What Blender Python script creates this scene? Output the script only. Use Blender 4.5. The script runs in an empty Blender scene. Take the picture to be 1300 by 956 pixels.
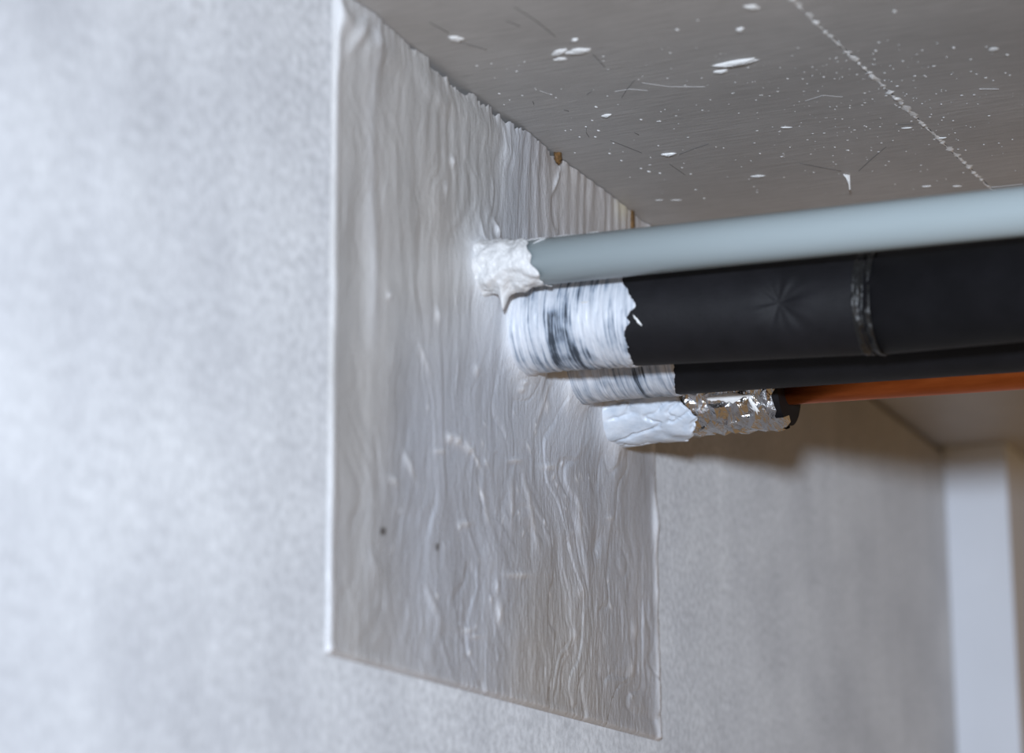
import bpy, math
import numpy as np
from mathutils import Matrix, Vector

# ------------------------------------------------------------------ camera
F = 3300.0                      # focal length in pixels of a 1300 px wide frame
CU, CV = 650.0, 478.0
VP = (2150.0, 1285.0)           # where the horizontals of the long wall meet
ROLL = 0.006
D0 = 1.2                        # metres from the camera to the pipe entries
AX = np.array([VP[0]-CU, VP[1]-CV, F]); AX /= np.linalg.norm(AX)
_t = (VP[1]-CV + (VP[0]-CU)*ROLL)/F
AZ = np.array([-ROLL, -1.0, _t]); AZ /= np.linalg.norm(AZ)
AY = np.cross(AZ, AX)
RW = np.array([AX, AY, AZ])     # camera (right, down, forward) -> world (along wall, into wall, up)

def ray(u, v):
    return RW @ np.array([u-CU, v-CV, F])/F
CAM = -ray(690, 340)*D0
CAM[1] += 0.0
def hit(u, v, axis, val):
    r = ray(u, v)
    return CAM + r*((val-CAM[axis])/r[axis])
CAM[2] += 2.4 - hit(700, 195, 1, 0.0)[2]        # ceiling at 2.4 m
CEIL = 2.4
def wall(u, v, y=0.0): return hit(u, v, 1, y)
def ceil(u, v, z=CEIL): return hit(u, v, 2, z)
def proj(p):
    c = RW.T @ (np.asarray(p)-CAM)
    return CU+F*c[0]/c[2], CV+F*c[1]/c[2], c[2]

scene = bpy.context.scene
col = scene.collection
camd = bpy.data.cameras.new('camera')
cam = bpy.data.objects.new('camera', camd); col.objects.link(cam)
camd.sensor_fit = 'HORIZONTAL'; camd.sensor_width = 36.0
camd.lens = F*36.0/1300.0
camd.clip_start = 0.01
right, up, back = RW[:, 0], -RW[:, 1], -RW[:, 2]
m = Matrix.Identity(4)
for i in range(3):
    m[i][0], m[i][1], m[i][2], m[i][3] = right[i], up[i], back[i], CAM[i]
cam.matrix_world = m
camd.dof.use_dof = True
camd.dof.focus_distance = 1.195
camd.dof.aperture_fstop = 6.2
scene.camera = cam

scene.view_settings.view_transform = 'Standard'
scene.view_settings.look = 'None'
scene.view_settings.gamma = 1.0
scene.view_settings.use_curve_mapping = False
scene.view_settings.exposure = 0.0

# dim warm room light all round
w = bpy.data.worlds.new('world'); scene.world = w
w.use_nodes = True
w.node_tree.nodes['Background'].inputs[0].default_value = (1.0, 0.66, 0.36, 1)
w.node_tree.nodes['Background'].inputs[1].default_value = 0.28

# one cool lamp behind and a little above the camera, on the line from the pipe shadow through the pipe end
SH_W = wall(1003, 590)
PIPE_END = None                 # filled below from the third pipe's axis
LAMP_DIST = 1.74
def lamp(e):
    d = e-SH_W; d /= np.linalg.norm(d)
    p = SH_W + d*LAMP_DIST
    ld = bpy.data.lights.new('work_lamp', 'SPOT')
    ld.shadow_soft_size = 0.035
    ld.spot_size = math.radians(54); ld.spot_blend = 1.0
    ld.energy = 101.0
    ld.color = (0.765, 0.872, 1.02)
    lo = bpy.data.objects.new('work_lamp', ld); col.objects.link(lo)
    lo.location = p
    tgt = wall(610, 900)
    lo.rotation_euler = Vector(tgt-p).to_track_quat('-Z', 'Y').to_euler()

# ------------------------------------------------------------------ helpers
rng = np.random.default_rng(7)
def noise2(x, y, seed=0, n=256):
    g = np.random.default_rng(seed).random((n, n))*2-1
    xi = np.floor(x).astype(int); yi = np.floor(y).astype(int)
    fx = x-xi; fy = y-yi
    fx = fx*fx*fx*(fx*(fx*6-15)+10); fy = fy*fy*fy*(fy*(fy*6-15)+10)
    a = g[xi % n, yi % n]; b = g[(xi+1) % n, yi % n]
    c = g[xi % n, (yi+1) % n]; d = g[(xi+1) % n, (yi+1) % n]
    return (a*(1-fx)+b*fx)*(1-fy)+(c*(1-fx)+d*fx)*fy
def fbm(x, y, seed=0, o=4, gain=0.5):
    s = 0; a = 1.0
    for k in range(o):
        s = s + a*noise2(x*2**k+17.3*k, y*2**k+5.1*k, seed+k); a *= gain
    return s
def sstep(a, b, x):
    t = np.clip((x-a)/(b-a), 0, 1); return t*t*(3-2*t)

def mesh_obj(name, verts, faces, mat, parent=None, smooth=True, uv=None, colr=None):
    me = bpy.data.meshes.new(name)
    me.from_pydata([tuple(map(float, v)) for v in verts], [], [tuple(map(int, f)) for f in faces])
    if smooth: me.polygons.foreach_set('use_smooth', [True]*len(me.polygons))
    li = np.empty(len(me.loops), dtype=np.int32); me.loops.foreach_get('vertex_index', li)
    if uv is not None:
        l = me.uv_layers.new(name='UVMap')
        l.data.foreach_set('uv', np.asarray(uv, dtype=np.float32)[li].ravel())
    if colr is not None:
        a = me.color_attributes.new('tint', 'FLOAT_COLOR', 'POINT')
        c = np.ones((len(verts), 4), dtype=np.float32); c[:, :3] = colr
        a.data.foreach_set('color', c.ravel())
    me.materials.append(mat); me.update()
    o = bpy.data.objects.new(name, me); col.objects.link(o)
    if parent: o.parent = parent
    return o
def grid_faces(nu, nv, wrap=False):
    f = []
    for i in range(nu-1):
        for j in range(nv if wrap else nv-1):
            k = (j+1) % nv
            f.append((i*nv+j, i*nv+k, (i+1)*nv+k, (i+1)*nv+j))
    return f
def prism(poly, z0, z1):
    n = len(poly)
    v = [(p[0], p[1], z0) for p in poly]+[(p[0], p[1], z1) for p in poly]
    f = [tuple(range(n))[::-1], tuple(range(n, 2*n))]
    f += [(i, (i+1) % n, n+(i+1) % n, n+i) for i in range(n)]
    return v, f
def boxv(x0, x1, y0, y1, z0, z1):
    return prism([(x0, y0), (x1, y0), (x1, y1), (x0, y1)], z0, z1)
def tag(o, label, cat=None, group=None, kind=None):
    if label: o['label'] = label
    if cat: o['category'] = cat
    if group: o['group'] = group
    if kind: o['kind'] = kind
    return o
def empty(name, loc=(0, 0, 0)):
    o = bpy.data.objects.new(name, None); col.objects.link(o)
    o.empty_display_size = 0.02
    o.location = tuple(map(float, loc)); return o

# ------------------------------------------------------------------ materials
class NT:
    def __init__(self, name, rough=0.5, metal=0.0, spec=0.5):
        self.m = bpy.data.materials.new(name); self.m.use_nodes = True
        self.t = self.m.node_tree; self.b = self.t.nodes['Principled BSDF']
        self.b.inputs['Roughness'].default_value = rough
        self.b.inputs['Metallic'].default_value = metal
        self.b.inputs['Specular IOR Level'].default_value = spec
    def n(self, typ, **k):
        x = self.t.nodes.new(typ)
        for a, b in k.items(): setattr(x, a, b)
        return x
    def l(self, a, b): self.t.links.new(a, b)
    def coord(self, scale=(1, 1, 1), kind='Object', rot=(0, 0, 0)):
        c = self.n('ShaderNodeTexCoord'); mp = self.n('ShaderNodeMapping')
        mp.inputs['Scale'].default_value = scale; mp.inputs['Rotation'].default_value = rot
        self.l(c.outputs[kind], mp.inputs['Vector']); return mp.outputs[0]
    def noise(self, vec, scale, detail=4, rough=0.55, dist=0.0):
        x = self.n('ShaderNodeTexNoise'); x.inputs['Scale'].default_value = scale
        x.inputs['Detail'].default_value = detail; x.inputs['Roughness'].default_value = rough
        x.inputs['Distortion'].default_value = dist
        self.l(vec, x.inputs['Vector']); return x.outputs['Fac']
    def ramp(self, fac, stops):
        r = self.n('ShaderNodeValToRGB'); e = r.color_ramp.elements
        while len(e) < len(stops): e.new(0.5)
        for k, (p, c) in enumerate(stops):
            e[k].position = p; e[k].color = (*c, 1) if len(c) == 3 else c
        self.l(fac, r.inputs['Fac']); return r.outputs['Color']
    def mix(self, fac, a, b, mode='MIX'):
        x = self.n('ShaderNodeMix', data_type='RGBA', blend_type=mode)
        for s, v in ((0, fac), (6, a), (7, b)):
            if isinstance(v, (int, float)): x.inputs[s].default_value = v
            elif isinstance(v, tuple): x.inputs[s].default_value = (*v, 1)
            else: self.l(v, x.inputs[s])
        return x.outputs[2]
    def color(self, c):
        if isinstance(c, tuple): self.b.inputs['Base Color'].default_value = (*c, 1)
        else: self.l(c, self.b.inputs['Base Color'])
    def bump(self, h, strength=0.3, dist=0.001, prev=None):
        x = self.n('ShaderNodeBump'); x.inputs['Strength'].default_value = strength
        x.inputs['Distance'].default_value = dist
        self.l(h, x.inputs['Height'])
        if prev is not None: self.l(prev, x.inputs['Normal'])
        self.l(x.outputs[0], self.b.inputs['Normal']); return x.outputs[0]
def G(a): return (a, a, a)

# rolled matt paint on the long wall
M = NT('wall_paint', 0.55)
M.b.inputs['Diffuse Roughness'].default_value = 1.0
v = M.coord()
big = M.noise(v, 14, 3); fine = M.noise(v, 260, 3, 0.6); grain = M.noise(v, 900, 2)
c = M.ramp(big, [(0.3, (0.34, 0.34, 0.35)), (0.7, (0.43, 0.43, 0.435))])
c = M.mix(0.55, c, M.ramp(fine, [(0.35, G(0.37)), (0.65, G(0.65))]), 'OVERLAY')
vs_ = M.noise(M.coord((1, 1, 0.06)), 34, 3)
c = M.mix(0.5, c, M.ramp(vs_, [(0.35, G(0.46)), (0.65, G(0.54))]), 'OVERLAY')
M.color(c); b = M.bump(fine, 0.55, 0.0011); M.bump(grain, 0.25, 0.0004, b)
WALL = M.m
# end wall, white
M = NT('white_wall_paint', 0.6)
v = M.coord(); c = M.ramp(M.noise(v, 9, 3), [(0.3, (0.70, 0.74, 0.81)), (0.7, (0.76, 0.80, 0.87))])
M.color(c); M.bump(M.noise(v, 200, 3), 0.3, 0.001)
ENDW = M.m
# ceiling boards, brushed grey paint
M = NT('ceiling_paint', 0.5)
v = M.coord((1, 0.12, 1)); v2 = M.coord()
gr = M.noise(v, 420, 4, 0.65, 0.4); bl = M.noise(v2, 10, 4); sp = M.noise(v2, 700, 2)
c = M.ramp(bl, [(0.3, (0.36, 0.345, 0.33)), (0.7, (0.45, 0.435, 0.42))])
c = M.mix(0.5, c, M.ramp(gr, [(0.3, G(0.40)), (0.7, G(0.60))]), 'OVERLAY')
M.color(c); b = M.bump(gr, 0.35, 0.0006); M.bump(sp, 0.15, 0.0003, b)
CEILM = M.m
# smeared filler coat with its own tint plus painted highlights
M = NT('filler_coat', 0.31)
v = M.coord((1, 1, 0.25)); v2 = M.coord()
at = M.n('ShaderNodeVertexColor', layer_name='tint').outputs['Color']
n1 = M.noise(v, 420, 5, 0.6, 0.6); n2 = M.noise(v2, 650, 3, 0.6)
c = M.mix(0.35, at, M.ramp(n1, [(0.3, G(0.40)), (0.7, G(0.62))]), 'OVERLAY')
M.color(c); b = M.bump(n1, 0.6, 0.0009); M.bump(n2, 0.45, 0.0005, b)
PATCH = M.m
# thick white filler
M = NT('white_filler', 0.5)
v = M.coord(); n = M.noise(v, 240, 4)
M.color(M.ramp(n, [(0.3, (0.50, 0.50, 0.50)), (0.7, (0.60, 0.60, 0.60))])); M.bump(n, 0.4, 0.0008)
FILL = M.m
M = NT('white_fleck', 0.4); M.color((0.72, 0.72, 0.71)); FLECK = M.m
M = NT('grey_scuff', 0.6); M.color((0.55, 0.54, 0.53)); SCUFF = M.m
M = NT('dark_scratch', 0.7); M.color((0.17, 0.165, 0.16)); DARK = M.m
M = NT('brown_core', 0.8); v = M.coord()
M.color(M.ramp(M.noise(v, 600, 3), [(0.3, (0.06, 0.035, 0.012)), (0.7, (0.20, 0.10, 0.03))])); BROWN = M.m
# grey plastic
M = NT('grey_plastic', 0.38)
v = M.coord((1, 0.2, 1)); n = M.noise(v, 60, 4)
v2 = M.coord(); dirt = M.noise(v2, 130, 4, 0.7)
c = M.ramp(n, [(0.3, (0.325, 0.38, 0.395)), (0.7, (0.35, 0.405, 0.42))])
c = M.mix(M.ramp(dirt, [(0.70, G(0)), (0.80, G(0.35))]), c, (0.22, 0.25, 0.26))
M.color(c); M.bump(M.noise(v2, 300, 2), 0.08, 0.0004)
PLAST = M.m
# black rubber foam
M = NT('black_foam', 0.62, spec=0.22)
v = M.coord(); n = M.noise(v, 1100, 3, 0.7); n2 = M.noise(v, 70, 4)
M.color(M.ramp(n2, [(0.3, (0.005, 0.0048, 0.006)), (0.7, (0.0095, 0.009, 0.011))]))
b = M.bump(n, 0.35, 0.0004); M.bump(n2, 0.3, 0.001, b)
FOAM = M.m
M = NT('black_tape', 0.46); v = M.coord(); n = M.noise(v, 300, 4)
M.color((0.006, 0.006, 0.006)); M.bump(n, 0.4, 0.001); TAPE = M.m
# copper
M = NT('copper', 0.42, 1.0); v = M.coord((1, 0.15, 1)); n = M.noise(v, 160, 4)
M.color(M.ramp(n, [(0.3, (0.50, 0.11, 0.022)), (0.7, (0.74, 0.19, 0.045))])); M.bump(n, 0.1, 0.0004); COPPER = M.m

# brushed white paint over black foam: streaks run round the pipe (uv.x round, uv.y along, metres)
def coat_mat(name, lo, hi, seed, arc):
    M = NT(name, 0.45)
    uvn = M.coord((1, 1, 1), 'UV')
    mp = M.n('ShaderNodeMapping'); mp.inputs['Scale'].default_value = (24, 520, 1)
    mp.inputs['Location'].default_value = (seed, seed*0.7, 0)
    M.l(uvn, mp.inputs['Vector'])
    st = M.noise(mp.outputs[0], 1.0, 5, 0.65, 0.5)
    mp2 = M.n('ShaderNodeMapping'); mp2.inputs['Location'].default_value = (seed*1.3, seed, 0)
    M.l(uvn, mp2.inputs['Vector'])
    blot = M.noise(mp2.outputs[0], 75, 3, 0.5)
    at = M.n('ShaderNodeVertexColor', layer_name='tint')
    sx = M.n('ShaderNodeSeparateColor'); M.l(at.outputs['Color'], sx.inputs[0])
    # thin = streak*0.5 + blotch*0.35 + painted thinness
    a = M.n('ShaderNodeMath', operation='MULTIPLY_ADD'); M.l(st, a.inputs[0]); a.inputs[1].default_value = 0.62
    b2 = M.n('ShaderNodeMath', operation='MULTIPLY'); M.l(blot, b2.inputs[0]); b2.inputs[1].default_value = 0.38
    M.l(b2.outputs[0], a.inputs[2])
    s = M.n('ShaderNodeMath', operation='SUBTRACT'); M.l(a.outputs[0], s.inputs[0]); M.l(sx.outputs[0], s.inputs[1])
    c = M.ramp(s.outputs[0], [(lo-0.06, (0.035, 0.045, 0.06)), (lo, (0.22, 0.26, 0.32)), (hi, (0.44, 0.47, 0.52)), (hi+0.12, (0.58, 0.60, 0.64))])
    M.color(c); M.bump(st, 0.35, 0.0008)
    return M.m

# ------------------------------------------------------------------ room shell
xc = wall(1200, 640)[0]                       # corner with the end wall
GAP = 0.0045
vs, fs = boxv(-1.6, xc+0.1, 0.0, 0.12, 0.9, CEIL-GAP)
tag(mesh_obj('wall_left', vs, fs, WALL, smooth=False), 'long silvery grey painted wall running back from the camera', kind='structure')
r = ray(1283, 700); yj = CAM[1]+r[1]*((xc-CAM[0])/r[0])
vs, fs = boxv(xc, xc+0.12, yj, -0.0005, 0.9, CEIL-0.0005)
tag(mesh_obj('wall_right', vs, fs, ENDW, smooth=False), 'narrow pale wall facing the camera at the room corner', kind='structure')
vs, fs = boxv(xc+2.6, xc+2.72, -3.0, 0.6, 0.9, CEIL-0.0005)
tag(mesh_obj('wall_far', vs, fs, ENDW, smooth=False), 'far wall seen dimly past the narrow pale wall', kind='structure')

# ceiling of boards parted by a filled joint
ce = empty('ceiling', (0, 0, CEIL)); tag(ce, 'grey painted ceiling boards with white specks', kind='structure')
s0 = ceil(1005, 0)[:2]; s1 = ceil(1256, 238)[:2]
sd = (s1-s0)/np.linalg.norm(s1-s0); sn = np.array([-sd[1], sd[0]])
RECT = [(-1.6, -3.0), (xc+2.72, -3.0), (xc+2.72, 0.6), (-1.6, 0.6)]
def clip(poly, p, n):
    out = []
    for i in range(len(poly)):
        a = np.array(poly[i]); b = np.array(poly[(i+1) % len(poly)])
        da = (a-p)@n; db = (b-p)@n
        if da >= 0: out.append(tuple(a))
        if da*db < 0: out.append(tuple(a+(b-a)*da/(da-db)))
    return out
for sg in (1, -1):
    pl = clip(RECT, s0+sn*sg*0.0005, sn*sg)
    vs, fs = prism(pl, 0.0 + (0.0 if sg > 0 else 0.0003), 0.018)
    mesh_obj('ceiling_board', vs, fs, CEILM, ce, smooth=False)
# crumbly white filler in the joint
L = 0.62; n = 700
tt = np.linspace(-0.14, L-0.14, n); nv = 7
wid = 0.0021*(0.45+0.7*np.clip(fbm(tt*330, tt*0, 31, 3), -0.8, 1.2)); wid = np.clip(wid, 0.0002, None)
off = 0.0004*fbm(tt*120, tt*0+3, 33, 2)
dep = 0.0009*(0.5+0.6*np.clip(fbm(tt*420, tt*0+9, 35, 2), -0.7, 1))
vs = []
for i in range(n):
    for j in range(nv):
        a = -1+2*j/(nv-1)
        p = s0+sd*tt[i]+sn*(off[i]+a*wid[i])
        vs.append((p[0], p[1], 0.0002-max(0.0, dep[i])*(1-a*a)))
mesh_obj('joint_filler', vs, grid_faces(n, nv), FLECK, ce)

# ------------------------------------------------------------------ pipes
class Pipe:
    """straight pipe axis through wall pixel a and a second pixel b; radius from a pixel radius at a"""
    def __init__(s, a, b, rpx, slack=0.0):
        s.p0 = wall(*a)
        r = ray(*b)
        s0 = CAM + r*((s.p0[0]+slack-CAM[0])/r[0])      # second point straight out from the wall
        s.d = s0-s.p0; s.d /= np.linalg.norm(s.d)
        s.r = rpx*proj(s.p0)[2]/F
        s.e1 = np.array([0, 0, 1.0])-s.d*s.d[2]; s.e1 /= np.linalg.norm(s.e1)
        s.e2 = np.cross(s.d, s.e1)
        if s.e2@(CAM-s.p0) < 0: s.e2 = -s.e2
    def pt(s, l, th, r): return s.p0+s.d*l+(s.e1*math.cos(th)+s.e2*math.sin(th))*r
    def at(s, u, th=None, r=None):
        lo, hi = -0.1, 1.5
        for _ in range(50):
            mid = (lo+hi)/2
            q = s.p0+s.d*mid if th is None else s.pt(mid, th, r or s.r)
            if proj(q)[0] < u: lo = mid
            else: hi = mid
        return lo
    def tube(s, name, l0, l1, r, mat, parent, nl=2, nt=96, prof=None, bore=None, smooth=True):
        """closed tube; prof(L, TH) gives the radius; bore leaves an annular end"""
        ls = np.linspace(l0, l1, nl); th = np.linspace(0, 2*math.pi, nt, endpoint=False)
        LL, TT = np.meshgrid(ls, th, indexing='ij')
        R = np.full(LL.shape, r) if prof is None else prof(LL, TT)
        P = s.p0+LL[..., None]*s.d+R[..., None]*(np.cos(TT)[..., None]*s.e1+np.sin(TT)[..., None]*s.e2)
        V = list(P.reshape(-1, 3)); Fc = grid_faces(nl, nt, True)
        n0 = len(V)
        rb = bore if bore else 0.0005
        for l in (l0, l1):
            for q in th: V.append(s.pt(l, q, rb))
        for j in range(nt):
            k = (j+1) % nt
            Fc.append((j, n0+j, n0+k, k))
            e = (nl-1)*nt
            Fc.append((e+j, e+k, n0+nt+k, n0+nt+j))
        if not bore:
            Fc.append(tuple(range(n0, n0+nt))); Fc.append(tuple(range(n0+nt, n0+2*nt))[::-1])
        o = mesh_obj(name, V, Fc, mat, parent, smooth)
        if smooth:
            o.data.polygons.foreach_set('use_smooth', [len(p.vertices) == 4 and i < nt*(nl-1) for i, p in enumerate(o.data.polygons)])
        return o
    def coat(s, name, mat, parent, l_end, r0, nl=90, nt=200, disp=None, l0=0.0, thin=None, edge=0.0005, smooth=True, th0=0.0, th1=2*math.pi):
        """open skin from the wall to a ragged edge l_end(theta); tint.r = thinness"""
        th = np.linspace(th0, th1, nt); q = np.linspace(0, 1, nl)
        QQ, TT = np.meshgrid(q, th, indexing='ij')
        E = l_end(TT)
        LL = l0+(E-l0)*QQ
        R = np.full(LL.shape, r0)
        if disp is not None: R = R+disp(LL, TT, E)
        R = R-edge*sstep(0.985, 1.0, QQ)                    # edge turns down onto the pipe
        P = s.p0+LL[..., None]*s.d+R[..., None]*(np.cos(TT)[..., None]*s.e1+np.sin(TT)[..., None]*s.e2)
        cl = np.zeros((nl*nt, 3))
        if thin is not None: cl[:, 0] = thin(LL, TT).ravel()
        return mesh_obj(name, P.reshape(-1, 3), grid_faces(nl, nt), mat, parent, smooth,
                        uv=np.stack([(TT*s.r).ravel(), LL.ravel()], 1), colr=cl)

GREY = Pipe((605, 341), (1300, 268), 29.3)
BLK1 = Pipe((655, 410), (1127, 383.5), 62.0)
BLK2 = Pipe((720, 451), (1300, 408), 59.5)
FOIL = Pipe((772, 507), (1300, 471), 54.0)
RC = 22*proj(FOIL.p0)[2]/F
lamp(FOIL.pt(FOIL.at(1003), math.pi*0.8, FOIL.r))

def edge_fn(P, pts, r):
    """ragged edge: list of (screen y as fraction -1 top .. 1 bottom, screen x)"""
    fr = np.array([p[0] for p in pts]); th = np.arccos(np.clip(-fr, -1, 1))
    ls = np.array([P.at(p[1], t, r) for p, t in zip(pts, th)])
    def f(TT):
        t = np.mod(TT, 2*math.pi); t = np.where(t > math.pi, 2*math.pi-t, t)
        return np.interp(t, th, ls)
    return f

# --- grey plastic conduit
t = empty('plastic_pipe', GREY.p0)
PI4 = [t]
def part(o, root):
    o.parent = root; o.matrix_parent_inverse = Matrix.Translation(root.location).inverted(); return o
part(GREY.tube('pipe_body', 0.0, 0.62, GREY.r, PLAST, None, 2, 128), t)
ef = edge_fn(GREY, [(-1, 664), (-0.8, 668), (-0.4, 671), (0, 674), (0.3, 675), (0.5, 680), (0.75, 686), (1, 689)], GREY.r)
l643 = GREY.at(642)
def dsp(L, T, E):
    d = 0.0007*fbm(L*260, T*2.2, 51, 4) + 0.0009*np.abs(fbm(L*90, T*1.3, 55, 2))
    d += 0.0045*np.exp(-L/0.005)                                      # flares onto the wall
    a = np.abs(T-math.pi*0.97)
    d += 0.0042*np.exp(-np.abs(L-l643)/0.0042)*np.exp(-(a/0.42)**2)        # sag
    d += 0.0052*np.exp(-((L-l643)/0.0016)**2)*np.exp(-(a/0.13)**2)        # drip
    d += 0.0007*np.exp(-((T-2.15-0.25*np.sin(L*240))/0.2)**2)*sstep(0.003, 0.01, L)  # fold
    return np.clip(d, -0.0004, None)
part(GREY.coat('filler_collar', FILL, None, lambda T: ef(T)+0.0006*np.sin(T*9), GREY.r*1.045, 110, 260, dsp, edge=GREY.r*0.045), t)
def smear(P, u0, u1, thc, wth, mat, root, name, th_slope=0.0, r=None, seed=3, thick=0.0005):
    r = r or P.r
    l0, l1 = P.at(u0, thc, r), P.at(u1, thc, r)
    nl, nt = 40, 9
    V = []
    for i in range(nl):
        q = i/(nl-1); env = max(0.02, math.sin(math.pi*q)**0.5)
        wob = float(fbm(np.array([q*6.0]), np.array([seed*1.7]), seed, 3)[0])
        for j in range(nt):
            a = -1+2*j/(nt-1)
            V.append(P.pt(l0+(l1-l0)*q, thc+th_slope*q+wth*(a*env*(0.7+0.5*wob)+0.25*wob), r-0.0001+thick*env*(1-a*a)))
    return part(mesh_obj(name, V, grid_faces(nl, nt), mat), root)
smear(GREY, 666, 692, 0.55, 0.16, FILL, t, 'filler_smear', -0.25, seed=4)
smear(GREY, 697, 736, 0.16, 0.12, FILL, t, 'filler_smear', 0.05, seed=9)
smear(GREY, 742, 764, 0.14, 0.06, FILL, t, 'filler_smear', 0.0, seed=12)
smear(GREY, 676, 690, 0.95, 0.06, FILL, t, 'filler_smear', -0.4, seed=15)
tag(t, 'grey plastic pipe with a thick white filler collar, topmost of the row', 'pipe')

# --- front black insulated pipe: two sleeves butted at a taped joint
t = empty('insulated_pipe', BLK1.p0)
lj = BLK1.at(1112)
pk0 = BLK1.at(1008)
def dent(L, T):
    d = np.zeros_like(L)
    dl = (L-pk0); dt = (T-1.72)*BLK1.r
    rr = np.sqrt(dl**2+dt**2); an = np.arctan2(dt, dl)
    puck = np.exp(-(rr/0.0075)**2)
    return BLK1.r - 0.0018*puck + (0.00020*np.sin(an*5+1)+0.00014*np.sin(an*11+2)+0.00010*np.sin(an*3))*np.exp(-((rr-0.008)/0.010)**2)
part(BLK1.tube('foam_sleeve', 0.0, lj-0.0006, BLK1.r, FOAM, None, 260, 260, prof=dent), t)
B1B = Pipe((655, 410), (1127, 383.5), 62.0)
B1B.p0 = BLK1.p0+BLK1.d*lj - BLK1.d*0
q = BLK1.p0+BLK1.d*lj
r_ = ray(1300, 365.5); e = CAM+r_*((q[0]-0.001-CAM[0])/r_[0])
B1B.d = (e-q)/np.linalg.norm(e-q); B1B.p0 = q
part(B1B.tube('foam_sleeve', 0.0006, 0.55, BLK1.r*1.012, FOAM, None, 2, 128), t)
def tp(L, T):
    return BLK1.r*1.012+0.0003 + 0.0007*fbm(T*5, L*400, 61, 3) - 0.0010*np.exp(-((L-lj)/0.0012)**2)
part(BLK1.tube('joint_tape', lj-0.0042, lj+0.0036, BLK1.r, TAPE, None, 24, 160, prof=tp, bore=BLK1.r*0.985), t)
ef = edge_fn(BLK1, [(-1, 800), (-0.86, 797), (-0.75, 790), (-0.55, 790), (-0.38, 795), (-0.25, 797), (-0.12, 800), (-0.02, 806), (0.08, 806), (0.16, 798), (0.28, 796),
                    (0.36, 801), (0.42, 798), (0.50, 793), (0.62, 792), (0.74, 796), (0.86, 799), (0.95, 802), (1, 806)], BLK1.r)
c740 = BLK1.at(712)
def thin1(L, T):
    u = np.cos(T)                                  # 1 top .. -1 bottom
    arc = c740+0.012*sstep(0.1, -0.9, u)           # curved brush track
    k = 0.12*np.exp(-((L-arc)/0.007)**2)*sstep(0.15, -0.2, u)
    k += 0.15*np.exp(-((L-BLK1.at(743))/0.0010)**2)*sstep(0.35, 0.5, u)
    k += 0.10*np.exp(-((L-BLK1.at(668))/0.0012)**2)*sstep(0.05, 0.3, u)
    k += 0.08*np.exp(-((L-BLK1.at(755))/0.0025)**2)*sstep(0.0, 0.3, u)
    k += 0.09*sstep(0.004, 0.0, L-0.0) - 0.10*np.exp(-((L-BLK1.at(770))/0.006)**2)*np.exp(-((u+0.15)/0.3)**2)
    k -= 0.10*np.exp(-((L-BLK1.at(670))/0.008)**2)*np.exp(-((u+0.05)/0.5)**2)
    return k+0.02
C1 = coat_mat('brushed_coat', 0.40, 0.47, 2.0, 0)
part(BLK1.coat('paint_coat', C1, None, lambda T: ef(T)+0.0007*fbm(T*9, T*0+2, 141, 3), BLK1.r+0.0005, 120, 300,
     lambda L, T, E: 0.00035*fbm(L*500, T*2.5, 71, 3)+0.006*np.exp(-L/0.006)*sstep(0.2, -0.9, np.cos(T)), thin=thin1, edge=0.0006), t)
smear(BLK1, 803, 814, 1.80, 0.05, FLECK, t, 'paint_fleck', 0.22, seed=21)
smear(BLK1, 736, 750, 1.50, 0.055, FILL, t, 'paint_fleck', 0.0, seed=23, thick=0.0011)
tag(t, 'thick black foam insulated pipe with taped joint, right under the grey pipe', 'pipe')

# --- second black insulated pipe
t = empty('insulated_pipe', BLK2.p0)
part(BLK2.tube('foam_sleeve', 0.0, 0.62, BLK2.r, FOAM, None, 2, 128), t)
ef = edge_fn(BLK2, [(-1, 850), (0, 853), (0.5, 856), (0.75, 856), (0.85, 857), (1, 858)], BLK2.r)
def thin2(L, T):
    k = 0.13*np.exp(-((L-BLK2.at(737))/0.0055)**2)
    k += 0.10*np.exp(-((L-BLK2.at(828))/0.006)**2)
    return k-0.02
C2 = coat_mat('brushed_coat_blue', 0.40, 0.52, 5.0, 0)
part(BLK2.coat('paint_coat', C2, None, lambda T: ef(T)+0.0004*fbm(T*9, T*0+2, 143, 3), BLK2.r+0.0005, 100, 260,
     lambda L, T, E: 0.0003*fbm(L*500, T*2.5, 75, 3)+0.005*np.exp(-L/0.006)*sstep(0.2, -0.9, np.cos(T)), thin=thin2, edge=0.0006), t)
tag(t, 'black foam insulated pipe running between the taped one and the foil wrap', 'pipe')

# --- copper pipe in a foil wrapped sleeve
t = empty('copper_pipe', FOIL.p0)
part(FOIL.tube('pipe_body', 0.0, 0.62, RC, COPPER, None, 2, 96), t)
lf = FOIL.at(996); lw = FOIL.at(884)
part(FOIL.tube('foam_sleeve', 0.0, FOIL.at(1002), FOIL.r*0.885, FOAM, None, 2, 96, bore=RC*1.01), t)
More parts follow.
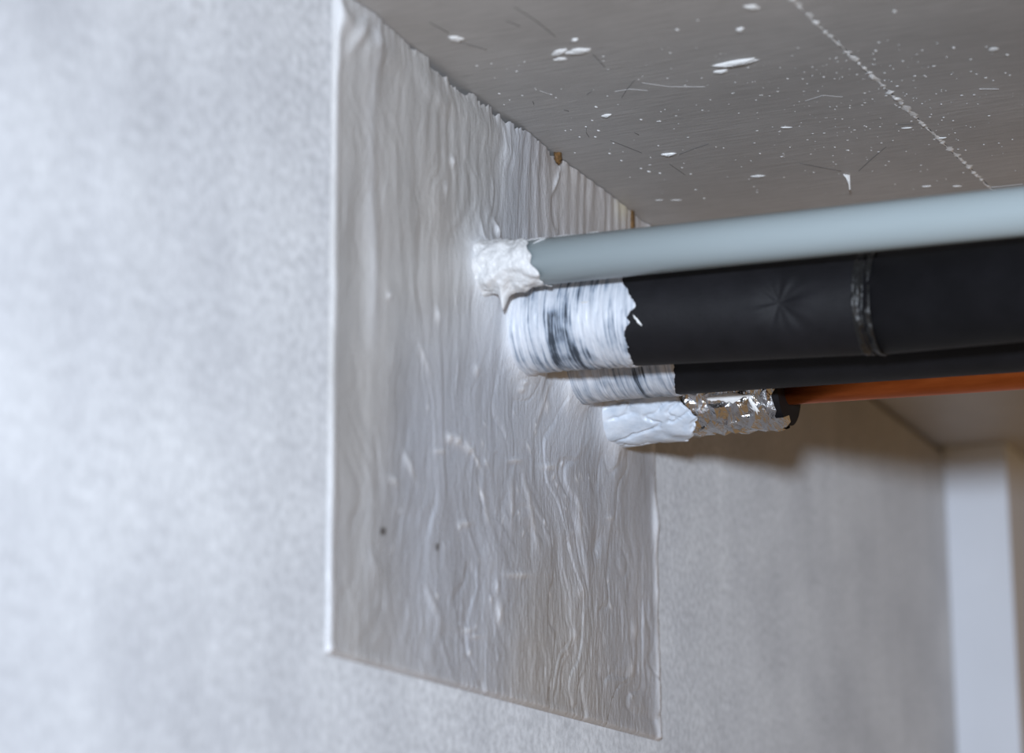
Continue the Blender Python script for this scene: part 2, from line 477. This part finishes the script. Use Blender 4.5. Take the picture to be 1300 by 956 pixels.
# crinkled foil: facets of a jittered triangulated skin
M = NT('crinkled_foil', 0.15, 1.0); v = M.coord((1, 1.6, 0.8)); n = M.noise(v, 170, 3, 0.55, 1.2)
M.color((0.60, 0.60, 0.61)); M.bump(n, 0.45, 0.004); FOILM = M.m
nl, nt = 17, 34
V = []; Fc = []
l_a = lw-0.012
for i in range(nl):
    for j in range(nt):
        l = l_a+(lf-l_a)*(i+rng.uniform(-0.4, 0.4)*(0 < i < nl-1))/(nl-1) + (0.0012*math.sin(j*2.1) if i == nl-1 else 0)
        a = 2*math.pi*(j+rng.uniform(-0.4, 0.4))/nt
        V.append(FOIL.pt(l, a, FOIL.r*(0.985+rng.uniform(-0.085, 0.05))))
for i in range(nl-1):
    for j in range(nt):
        k = (j+1) % nt; a, b, c_, d = i*nt+j, i*nt+k, (i+1)*nt+k, (i+1)*nt+j
        Fc += [(a, b, c_), (a, c_, d)] if rng.random() < 0.5 else [(a, b, d), (b, c_, d)]
part(mesh_obj('foil_wrap', V, Fc, FOILM, None, smooth=False), t)
M = NT('painted_foil', 0.4); v = M.coord(); n = M.noise(v, 120, 4)
M.color(M.ramp(n, [(0.3, (0.44, 0.50, 0.58)), (0.7, (0.60, 0.64, 0.70))])); M.bump(n, 0.5, 0.0015); PFOIL = M.m
def efw(T):
    return lw+0.004*np.sin(T*3.1+0.4)+0.0022*fbm(T*3.5, T*0+1, 161, 4)
def dfw(L, T, E):
    cre = np.abs(fbm(L*70+T*1.1, T*2.4, 83, 3))
    return 0.0010-0.0012*np.exp(-(cre/0.16)**2)*sstep(0.004, 0.012, L)+0.0012*fbm(L*60, T*2, 85, 2)+0.0035*np.exp(-L/0.007)
part(FOIL.coat('paint_coat', PFOIL, None, efw, FOIL.r*1.03, 110, 220, dfw, edge=0.001), t)
smear(FOIL, 897, 955, 1.93, 0.10, FLECK, t, 'paint_smear', 0.02, r=FOIL.r*1.035, seed=41)
smear(FOIL, 950, 961, 2.0, 0.13, FLECK, t, 'paint_smear', 0.35, r=FOIL.r*1.03, seed=43)
# bright scrap of foil turned over the foam end
th_ = 2.72
V = [FOIL.pt(FOIL.at(1001)+dx, th_+a, FOIL.r*rr) for dx, a, rr in ((0.0012, -0.16, 0.99), (0.0035, -0.13, 0.90), (0.0030, 0.12, 0.92), (0.0004, 0.22, 1.0), (-0.0060, 0.22, 1.01), (-0.006, -0.16, 1.01))]
part(mesh_obj('foil_tab', V, [(0, 1, 2, 3), (0, 3, 4, 5)], FOILM, None, smooth=False), t)
tag(t, 'copper pipe leaving a short foil wrapped sleeve, lowest of the row', 'pipe')

# ------------------------------------------------------------------ filler patch on the wall around the pipes
xl = wall(416, 420)[0]; xr = wall(832, 700)[0]; zb = wall(418, 832)[2]
NX, NZ = 620, 420
px = np.linspace(413.5, 833, NX)                  # columns even in the view so detail is even; still one plane
xs = np.array([wall(u, 500)[0] for u in px]); xs = xl+(xs-xs[0])*(xr-xl)/(xs[-1]-xs[0])
zs = np.linspace(zb, CEIL-0.0004, NZ)
XX, ZZ = np.meshgrid(xs, zs, indexing='ij')
pc = np.stack([XX, np.zeros_like(XX), ZZ], -1)-CAM
pcam = pc@RW
UU = CU+F*pcam[..., 0]/pcam[..., 2]; VV = CV+F*pcam[..., 1]/pcam[..., 2]
W = xr-xl
edge_d = np.minimum.reduce([XX-xl, xr-XX, ZZ-zb])
H = 0.0012 + 0.0*XX
# vertical folds and runs
warp = 0.018*fbm(XX*14, ZZ*16, 90, 3)
H += 0.0007*fbm(XX*22, ZZ*7, 89, 2)*sstep(0.0, 0.02, edge_d)
H += 0.00030*fbm((XX+warp)*70, ZZ*13, 91, 4, 0.5)*sstep(0.0, 0.02, edge_d)
H += 0.00013*fbm((XX+warp)*190, ZZ*20, 95, 3)*sstep(0.0, 0.02, edge_d)
# combed ridges above, left of and right of the pipe entries
comb = np.sin((XX+0.004*fbm(XX*25, ZZ*14, 97, 2))*2*math.pi/0.0112)*(0.7+0.5*fbm(XX*50, ZZ*30, 98, 2))
mask = sstep(455, 500, UU)*sstep(470, 400, VV)*sstep(-0.25, 0.25, fbm(XX*22, ZZ*12, 99, 2)+0.2)
mask2 = sstep(640, 660, UU)*sstep(330, 300, VV)
mask = np.maximum(mask*0.75, mask2*1.1)
H += 0.00024*comb*mask
# fine wrinkled area low down
low = sstep(640, 780, VV)
H += 0.00013*fbm(XX*420, ZZ*130, 101, 3)*low
# long raised run beside the left edge
xrun = wall(468, 250)[0]
side = XX-xrun-0.002*fbm(XX*0, ZZ*15, 103, 2)
H += 0.0012*np.exp(-(side/0.0055)**2)*sstep(470, 380, VV)*(0.7+0.4*fbm(XX*0, ZZ*26, 105, 2))
H += 0.0004*np.exp(-(side/0.004)**2)*sstep(380, 470, VV)*(0.6+0.5*fbm(XX*0, ZZ*20, 106, 2))
# lips on the borders
lip = 0.0007*np.exp(-((XX-xl-0.003)/0.0026)**2)*(0.9+0.5*fbm(XX*0, ZZ*22, 107, 3))
lip += 0.0013*np.exp(-((xr-XX-0.004)/0.0026)**2)*(0.8+0.7*fbm(XX*0, ZZ*45, 109, 3))
lip += 0.0003*np.exp(-((ZZ-zb-0.002)/0.002)**2)
H += lip
# lumpy ridge pressed along the ceiling, ragged in places
top = CEIL-ZZ
rag = 0.5+0.5*fbm(XX*34, XX*0, 111, 3)
H += (0.0014*np.exp(-((top-0.010-0.006*rag)/0.006)**2))*(0.3+rag)*sstep(700, 600, UU)
H += 0.0018*np.exp(-(top/0.012)**2)*rag
H += 0.0015*np.exp(-((top-0.02)/0.014)**2)*sstep(520, 440, UU)*(0.6+rag)
# drawn up round each pipe
for P_, A_, W_ in ((GREY, 0.004, 0.006), (BLK1, 0.007, 0.006), (BLK2, 0.007, 0.007), (FOIL, 0.006, 0.007)):
    rho = np.sqrt((XX-P_.p0[0])**2+(ZZ-P_.p0[2])**2)-P_.r
    rho = rho*(1+0.35*fbm(XX*60, ZZ*25, 113, 2))
    H += A_*np.exp(-np.clip(rho, 0, None)/W_)
crz = fbm((XX+1.6*warp)*30, ZZ*11, 151, 3)
crm = sstep(480, 570, UU)*sstep(420, 520, VV)
H -= 0.00025*np.exp(-(crz/0.07)**2)*crm
H += 0.0005*sstep(-0.05, 0.16, crz)*crm*(0.5+0.5*fbm(XX*20, ZZ*9, 153, 2))
# single drips, white splashes and knocks, glints painted in as white tint (px, py, half width px, half height px, height)
tint_w = np.zeros_like(XX); tint_d = np.zeros_like(XX)
def blob(u, v, su, sv, h, sl=0.0, wht=0.0):
    global H, tint_w
    g = np.exp(-((UU-u-sl*(VV-v))/su)**2-((VV-v)/sv)**2)
    H = H+0.4*h*g; tint_w = np.maximum(tint_w, wht*g)
for a in ((566, 556, 5, 6, .0022, 0, .9), (576, 559, 6, 7, .0025, 0, .9), (587, 566, 5, 6, .002, 0, .9), (592, 571, 4, 5, .002, 0, .9), (600, 585, 2, 10, .0012, .5, .8),
          (552, 573, 9, 3, .001, 0, .6), (606, 628, 2.5, 9, .0012, .4, .7), (611, 652, 2, 9, .0010, .2, .6), (684, 505, 3, 22, .0022, -.25, .7), (688, 515, 3, 9, .002, 0, .8),
          (706, 500, 2.5, 24, .0016, .2, .5), (652, 730, 16, 4, .0018, -.15, .6), (628, 778, 4, 14, .002, 0, .7), (625, 745, 3, 10, .0015, 0, .5), (643, 640, 3, 30, .0012, 0, .4),
          (668, 650, 3, 40, .0012, .2, .45), (728, 655, 3, 25, .0015, .1, .5), (733, 750, 5, 10, .0018, 0, .4), (725, 806, 4, 9, .0015, 0, .4), (803, 800, 4, 10, .0018, .05, .5),
          (798, 848, 4, 12, .0018, 0, .5), (604, 295, 3, 18, .002, 0, .6), (626, 292, 3.2, 11, .0045, .25, 1.0), (605, 309, 12, 5, .003, .0, .9), (572, 205, 3, 7, .003, .1, .6),
          (562, 240, 2.5, 8, .001, 0, .5), (551, 400, 3, 9, .002, .1, .6), (488, 376, 4, 5, .002, 0, .6), (533, 455, 3, 20, .0015, .35, .4), (513, 590, 4, 16, .0018, .35, .5),
          (493, 610, 5, 6, .0018, .4, .5), (585, 665, 8, 4, .0015, 0, .5), (648, 585, 9, 3, .0015, -.2, .5), (690, 593, 9, 4, .0012, 0, .5), (769, 658, 5, 3, .001, 0, .4),
          (702, 230, 2.6, 13, .0030, -.28, .8), (709, 215, 4, 7, .002, 0, .6), (600, 470, 3, 8, .0015, 0, .6), (655, 495, 4, 4, .002, 0, .7), (656, 487, 3, 3, .002, 0, .7),
          (430, 25, 8, 20, .004, .2, .4), (445, 45, 7, 25, .003, -.4, .4), (468, 50, 6, 12, .002, 0, .5), (590, 800, 6, 4, .0015, 0, .6), (600, 808, 8, 3, .0012, 0, .5),
          (545, 770, 4, 25, .0015, .35, .2), (470, 720, 7, 18, .002, .3, .0), (560, 830, 3, 40, .001, .3, .0), (755, 690, 6, 20, -.0018, -.3, 0), (670, 690, 5, 30, -.0015, 0, 0)):
    blob(*a)
for _ in range(48):  # random small flecks, their white tint painting in glints
    u_, v_ = rng.normal(665, 80), rng.normal(640, 130)
    if v_ > 500 or u_ < 600:
        blob(u_, v_, rng.uniform(0.8, 1.8), rng.uniform(2, 5.5), rng.uniform(.0003, .0012), rng.uniform(-.3, .4), rng.uniform(.2, .9))
# two or three sagging tongues
for u, v0_, v1_, wd, h in ((715, 560, 690, 20, .0026), (770, 575, 680, 15, .0022), (620, 560, 720, 17, .0016), (660, 600, 820, 26, .0016), (560, 600, 800, 24, .0016), (740, 590, 730, 10, .0012), (510, 560, 650, 20, .0016)):
    H += 0.35*h*np.exp(-((UU-u)/wd)**2)*sstep(v0_-40, v0_+40, VV)*sstep(v1_+10, v1_-14, VV)
for u, v, su, sv in ((549, 695, 2.2, 5), (480, 675, 4, 5)):
    tint_d = np.maximum(tint_d, np.exp(-((UU-u)/su)**4-((VV-v)/sv)**4))
# outer rim falls back to the wall
rim = sstep(0.0, 0.0016, edge_d)
H = np.clip(H, 0.0003, None)*rim+0.0002
# top border: stops short of the ceiling here and there, leaving a dark slot
slot = sstep(505, 530, UU)*sstep(706, 690, UU)*np.clip(0.45+0.9*fbm(XX*75, XX*0+4, 117, 4, 0.65), 0, 1)
zcut = 0.0030*slot
ZP = np.where(top < 0.03, ZZ-zcut*(1-top/0.03), ZZ)
H = H-0.0010*slot*np.exp(-(top/0.003)**2)
# colour
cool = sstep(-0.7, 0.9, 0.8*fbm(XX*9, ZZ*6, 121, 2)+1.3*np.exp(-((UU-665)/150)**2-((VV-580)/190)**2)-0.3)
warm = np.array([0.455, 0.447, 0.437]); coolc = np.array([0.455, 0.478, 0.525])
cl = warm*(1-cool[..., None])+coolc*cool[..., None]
cl = cl*(1+0.12*fbm(XX*40, ZZ*10, 123, 3))[..., None]
beige = sstep(640, 700, UU)*sstep(320, 290, VV)
cl = cl*(1-0.5*beige[..., None])+np.array([0.54, 0.48, 0.43])*0.5*beige[..., None]
stain = np.exp(-((UU-786)/9)**2-((VV-262)/17)**2)
cl = cl*(1-0.8*stain[..., None])+np.array([0.74, 0.69, 0.52])*0.8*stain[..., None]
cl = cl*(1-tint_w[..., None]*0.8)+np.array([0.80, 0.81, 0.83])*0.8*tint_w[..., None]
lipw = np.clip(lip/0.0009, 0, 1)*0.6  # lips whitened: thick paint bead plus a painted-in highlight
cl = cl*(1-lipw[..., None])+np.array([0.72, 0.73, 0.75])*lipw[..., None]
runw = (0.4*np.exp(-(side/0.005)**2)*sstep(480, 400, VV))[..., None]  # highlight on the raised run, painted into its colour
cl = cl*(1-runw)+np.array([0.66, 0.67, 0.69])*runw
for P_, k in ((BLK1, 1.0), (BLK2, 0.7), (FOIL, 0.9), (GREY, .7)):
    rho = np.sqrt((XX-P_.p0[0])**2+(ZZ-P_.p0[2])**2)-P_.r
    a = (0.75*k*np.exp(-np.clip(rho, 0, None)/0.008))[..., None]
    cl = cl*(1-a)+np.array([0.72, 0.75, 0.79])*a
cl = cl*(1-tint_d[..., None])+np.array([0.08, 0.075, 0.07])*tint_d[..., None]
V = np.stack([XX, -H, ZP], -1).reshape(-1, 3)
pt_ = empty('filler_patch', ((xl+xr)/2, 0, zb))
part(mesh_obj('filler_skin', V, grid_faces(NX, NZ), PATCH, None, True, colr=np.clip(cl, 0, 1).reshape(-1, 3)), pt_)
tag(pt_, 'smeared grey filler patch with ridges and drips around the pipe entries', 'plaster')
# brown bits of core showing along the ceiling
def lump(name, c0, ax, ay, az, mat, root, seed, n=18):
    V = []; Fc = []
    for i in range(n):
        ph = math.pi*i/(n-1)
        for j in range(n):
            th = 2*math.pi*j/n
            k = 1+0.25*float(fbm(np.array([math.cos(th)*2+5+ph]), np.array([math.sin(th)*2+ph*2]), seed, 2)[0])
            V.append(c0+k*(ax*math.sin(ph)*math.cos(th)+ay*math.sin(ph)*math.sin(th)+az*math.cos(ph)))
    o = mesh_obj(name, V, grid_faces(n, n, True), mat)
    return part(o, root)
EX, EY, EZ = np.eye(3)
lump('brown_crumb', wall(701, 199)+np.array([0, -0.003, -0.0005]), EX*0.0030, EY*0.0018, EZ*0.0032, BROWN, pt_, 131)
c0 = wall(798, 279)
lump('brown_split', c0+np.array([0, -0.0020, 0]), EX*0.0020, EY*0.0010, EZ*0.0085, BROWN, pt_, 133)

# ------------------------------------------------------------------ marks on the ceiling
def chip(u0, v0, u1, v1, hw, h, mat=FLECK, name='paint_chip', seed=1):
    a = ceil(u0, v0); b_ = ceil(u1, v1); c0 = (a+b_)/2; ax = (b_-a)/2
    dd = ax/np.linalg.norm(ax); ay = np.array([-dd[1], dd[0], 0])*hw*0.6
    V = []; n1, n2 = 14, 20
    for i in range(n1):
        q = i/(n1-1)
        for j in range(n2):
            t_ = 2*math.pi*j/n2
            k = 1+0.30*float(fbm(np.array([math.cos(t_)*1.6+9]), np.array([math.sin(t_)*1.6+seed]), seed, 3)[0])
            V.append(c0+(ax*math.cos(t_)+ay*math.sin(t_))*k*q-EZ*h*(1-q*q)**0.6*(0.8+0.4*rng.random())+EZ*0.0001)
    o = mesh_obj(name, V, grid_faces(n1, n2, True), mat)
    return part(o, ce)
for i, a in enumerate([(700, 70, 720, 62, .004, .0012), (718, 67, 752, 62, .005, .0012), (703, 76, 720, 74, .003, .0008), (904, 84, 962, 74, .0035, .0016), (906, 92, 925, 89, .003, .001),
          (763, 148, 777, 145, .0026, .001), (836, 196, 860, 194.5, .0018, .0012), (952, 223.5, 973, 223, .0022, .0008), (570, 47, 588, 51, .004, .001), (727, 49, 733, 51, .003, .001),
          (945, 8, 965, 10, .004, .001), (935, 37, 945, 38, .004, .001), (1217, 250, 1228, 250, .0025, .0006), (990, 161.5, 1006, 161.5, .0012, .0006), (1255, 63, 1268, 63, .004, .0006),
          (1170, 237, 1184, 236, .0018, .0006), (1208, 236.6, 1222, 236, .0018, .0006), (1144, 162.5, 1158, 162, .0012, .0006), (1188, 175.6, 1202, 175, .0015, .0006),
          (830, 254, 842, 254, .0012, .0004), (850, 254, 868, 254, .0012, .0004)]):
    chip(*a, seed=200+i)
# one flake hanging away from the ceiling
a = ceil(1070, 221); b_ = ceil(1077, 222)
tip = ceil(1078, 241, CEIL-0.006)
V = [a, b_, (a+b_)/2*0.4+tip*0.6+np.array([0.0012, 0.0, 0]), tip, (a+b_)/2*0.5+tip*0.5-np.array([0.001, 0.0008, 0])]
V2 = [p+np.array([0.0003, -0.0006, 0.0002]) for p in V]
part(mesh_obj('hanging_flake', V+V2, [(0, 1, 2, 3, 4), (9, 8, 7, 6, 5)]+[(i, (i+1) % 5, 5+(i+1) % 5, 5+i) for i in range(5)], FLECK, None, False), ce)
# specks: far too many to count
V = []; Fc = []
def speck(u, v, rpx, hh=0.5, st=1.0):
    p = ceil(u, v); r_ = rpx*proj(p)[2]/F
    n0 = len(V); k = 8
    for q_, zz in ((1.0, 0.0001), (0.75, -hh*0.75*r_), (0.3, -hh*r_)):
        for j in range(k):
            t_ = 2*math.pi*j/k
            V.append((p[0]+r_*2.0*q_*math.cos(t_), p[1]+r_*st*q_*math.sin(t_), p[2]+zz))
    for i in range(2):
        for j in range(k):
            Fc.append((n0+i*k+j, n0+i*k+(j+1) % k, n0+(i+1)*k+(j+1) % k, n0+(i+1)*k+j))
    Fc.append(tuple(n0+2*k+j for j in range(k)))
for u, v, r_ in [(757, 136, 2.6), (814, 152, 2.4), (838, 154, 2.2), (752, 153, 2), (760, 166, 2.6), (744, 161, 1.8), (736, 174, 1.8), (756, 174, 2.2), (779, 182, 1.8), (774, 195, 2.4), (789, 204, 2.2),
          (814, 214, 2.2), (824, 218, 3.2), (838, 220, 2.4), (866, 213, 1.8), (877, 221, 2), (836, 185, 1.7), (849, 199, 1.8), (826, 200, 1.4), (965, 195, 1.8), (1000, 100, 1.8), (1046, 98, 2),
          (992, 199, 1.8), (1003, 187, 1.5), (1060, 187, 1.8), (1077, 191, 2.2), (894, 252, 2), (634, 119, 2), (640, 133, 1.2), (647, 127, 1.2), (1033, 219, 1.6), (860, 38, 3), (1136, 15, 3),
          (1112, 65, 2.2), (1211, 61, 2.6), (1279, 70, 2.5), (730, 194, 1.5), (800, 225, 1.2), (1100, 161, 1.7), (1079, 137, 1.6), (700, 120, 1.6), (706, 124, 1.6), (718, 166, 1.6), (725, 165, 1.3)]:
    speck(u, v, r_*0.8)
for _ in range(560):
    if rng.random() < 0.6: u, v = rng.normal(1085, 95), rng.normal(140, 40)
    else: u, v = rng.uniform(600, 1300), rng.uniform(60, 255)
    if v > 10+0.72*(u-470)-20 or v < 5: continue
    if v > 300-0.107*(u-699)-6: continue
    speck(u, v, rng.uniform(0.3, 1.15)**1.6, 0.4, rng.uniform(0.8, 2.2))
o = part(mesh_obj('paint_specks', V, Fc, FLECK, None, True), ce); o['kind'] = 'stuff'
# thin dark scratches and light scuffs
def scratch(pts, wpx, mat=DARK, name='scratch'):
    P3 = np.array([ceil(u, v) for u, v in pts]); n1 = 24
    tq = np.linspace(0, len(pts)-1, n1)
    Q = np.stack([np.interp(tq, np.arange(len(pts)), P3[:, k]) for k in range(3)], 1)
    V = []
    for i in range(n1):
        d = Q[min(i+1, n1-1)]-Q[max(i-1, 0)]; d /= np.linalg.norm(d); nn = np.array([-d[1], d[0], 0])
        ww = wpx*proj(Q[i])[2]/F*math.sin(math.pi*(i+0.4)/n1)*(0.7+0.6*rng.random())
        V += [Q[i]-nn*ww+EZ*0.0001, Q[i]-EZ*0.00025, Q[i]+nn*ww+EZ*0.0001]
    return part(mesh_obj(name, V, grid_faces(n1, 3), mat), ce)
for pts, w_ in [([(789, 124), (796, 113), (806, 101)], 1.0), ([(652, 8), (680, 26), (705, 46)], 1.6), ([(745, 120), (752, 115)], 1.4), ([(1015, 207), (1040, 212), (1068, 217)], 1.5),
                ([(1090, 217), (1105, 203), (1125, 186)], .8), ([(642, 26), (660, 33)], 1.0), ([(715, 139), (722, 141)], 2.0), ([(676, 128), (678, 133)], 1.6), ([(805, 168), (811, 171)], .9),
                ([(745, 160), (744, 168), (748, 174)], .7), ([(775, 178), (795, 186), (815, 194)], .8), ([(862, 196), (880, 189), (900, 182)], .7), ([(545, 28), (570, 42)], 1.2), ([(580, 52), (618, 63)], 1.0),
                ([(752, 68), (768, 85)], .9), ([(1140, 158), (1160, 157)], .6), ([(850, 208), (870, 222)], .6)]:
    scratch(pts, w_*0.6)
for pts, w_ in [([(815, 105), (850, 110), (895, 110)], .7), ([(1022, 128), (1045, 121), (1070, 123)], .8), ([(685, 115), (702, 121)], .9), ([(780, 116), (800, 113), (822, 115)], .6),
                ([(1243, 113), (1268, 113)], .8), ([(1258, 238), (1275, 236.5), (1298, 234)], 1.2)]:
    scratch(pts, w_*0.7, SCUFF, 'scuff')

# ------------------------------------------------------------------ old paint run high on the long wall
wl = bpy.data.objects['wall_left']
V = []
for i in range(30):
    q = i/29; p = wall(239+1.5*math.sin(q*4), -22+q*52)
    ww = 0.0060*math.sin(math.pi*min(1, q*0.9+0.1))**0.5*(1+0.3*math.sin(i*0.7))
    for j in range(9):
        a = -1+2*j/8
        V.append(p+np.array([a*ww, 0.0001-0.0011*(1-a*a)*(0.6+0.4*q), 0]))
mesh_obj('paint_run', V, grid_faces(30, 9), WALL, wl)

# ------------------------------------------------------------------ bits that belong to one part, and labels of parts that look different
def sub(child, host):
    child.parent = host; child.matrix_parent_inverse = Matrix.Identity(4)
for root in [o for o in bpy.data.objects if o.type == 'EMPTY']:
    kids = {}
    for o in root.children: kids.setdefault(o.name.split('.')[0], []).append(o)
    for c_, h_ in (('filler_smear', 'pipe_body'), ('paint_fleck', 'paint_coat'), ('paint_smear', 'foil_wrap'), ('foil_tab', 'foil_wrap')):
        for o in kids.get(c_, []):
            if h_ in kids: sub(o, kids[h_][0])
PART_LABELS = {'filler_collar': 'thick white filler collar with a hanging drip', 'foil_wrap': 'crumpled silver foil', 'paint_coat': 'brushed white paint with a ragged edge',
               'joint_tape': 'glossy black tape ring at the sleeve joint', 'joint_filler': 'crumbly white filler line in the board joint', 'hanging_flake': 'white flake hanging from the ceiling',
               'brown_crumb': 'brown crumb at the ceiling edge', 'brown_split': 'brown split at the ceiling edge'}
for o in bpy.data.objects:
    k = o.name.split('.')[0]
    if o.parent and k in PART_LABELS: o['label'] = PART_LABELS[k]
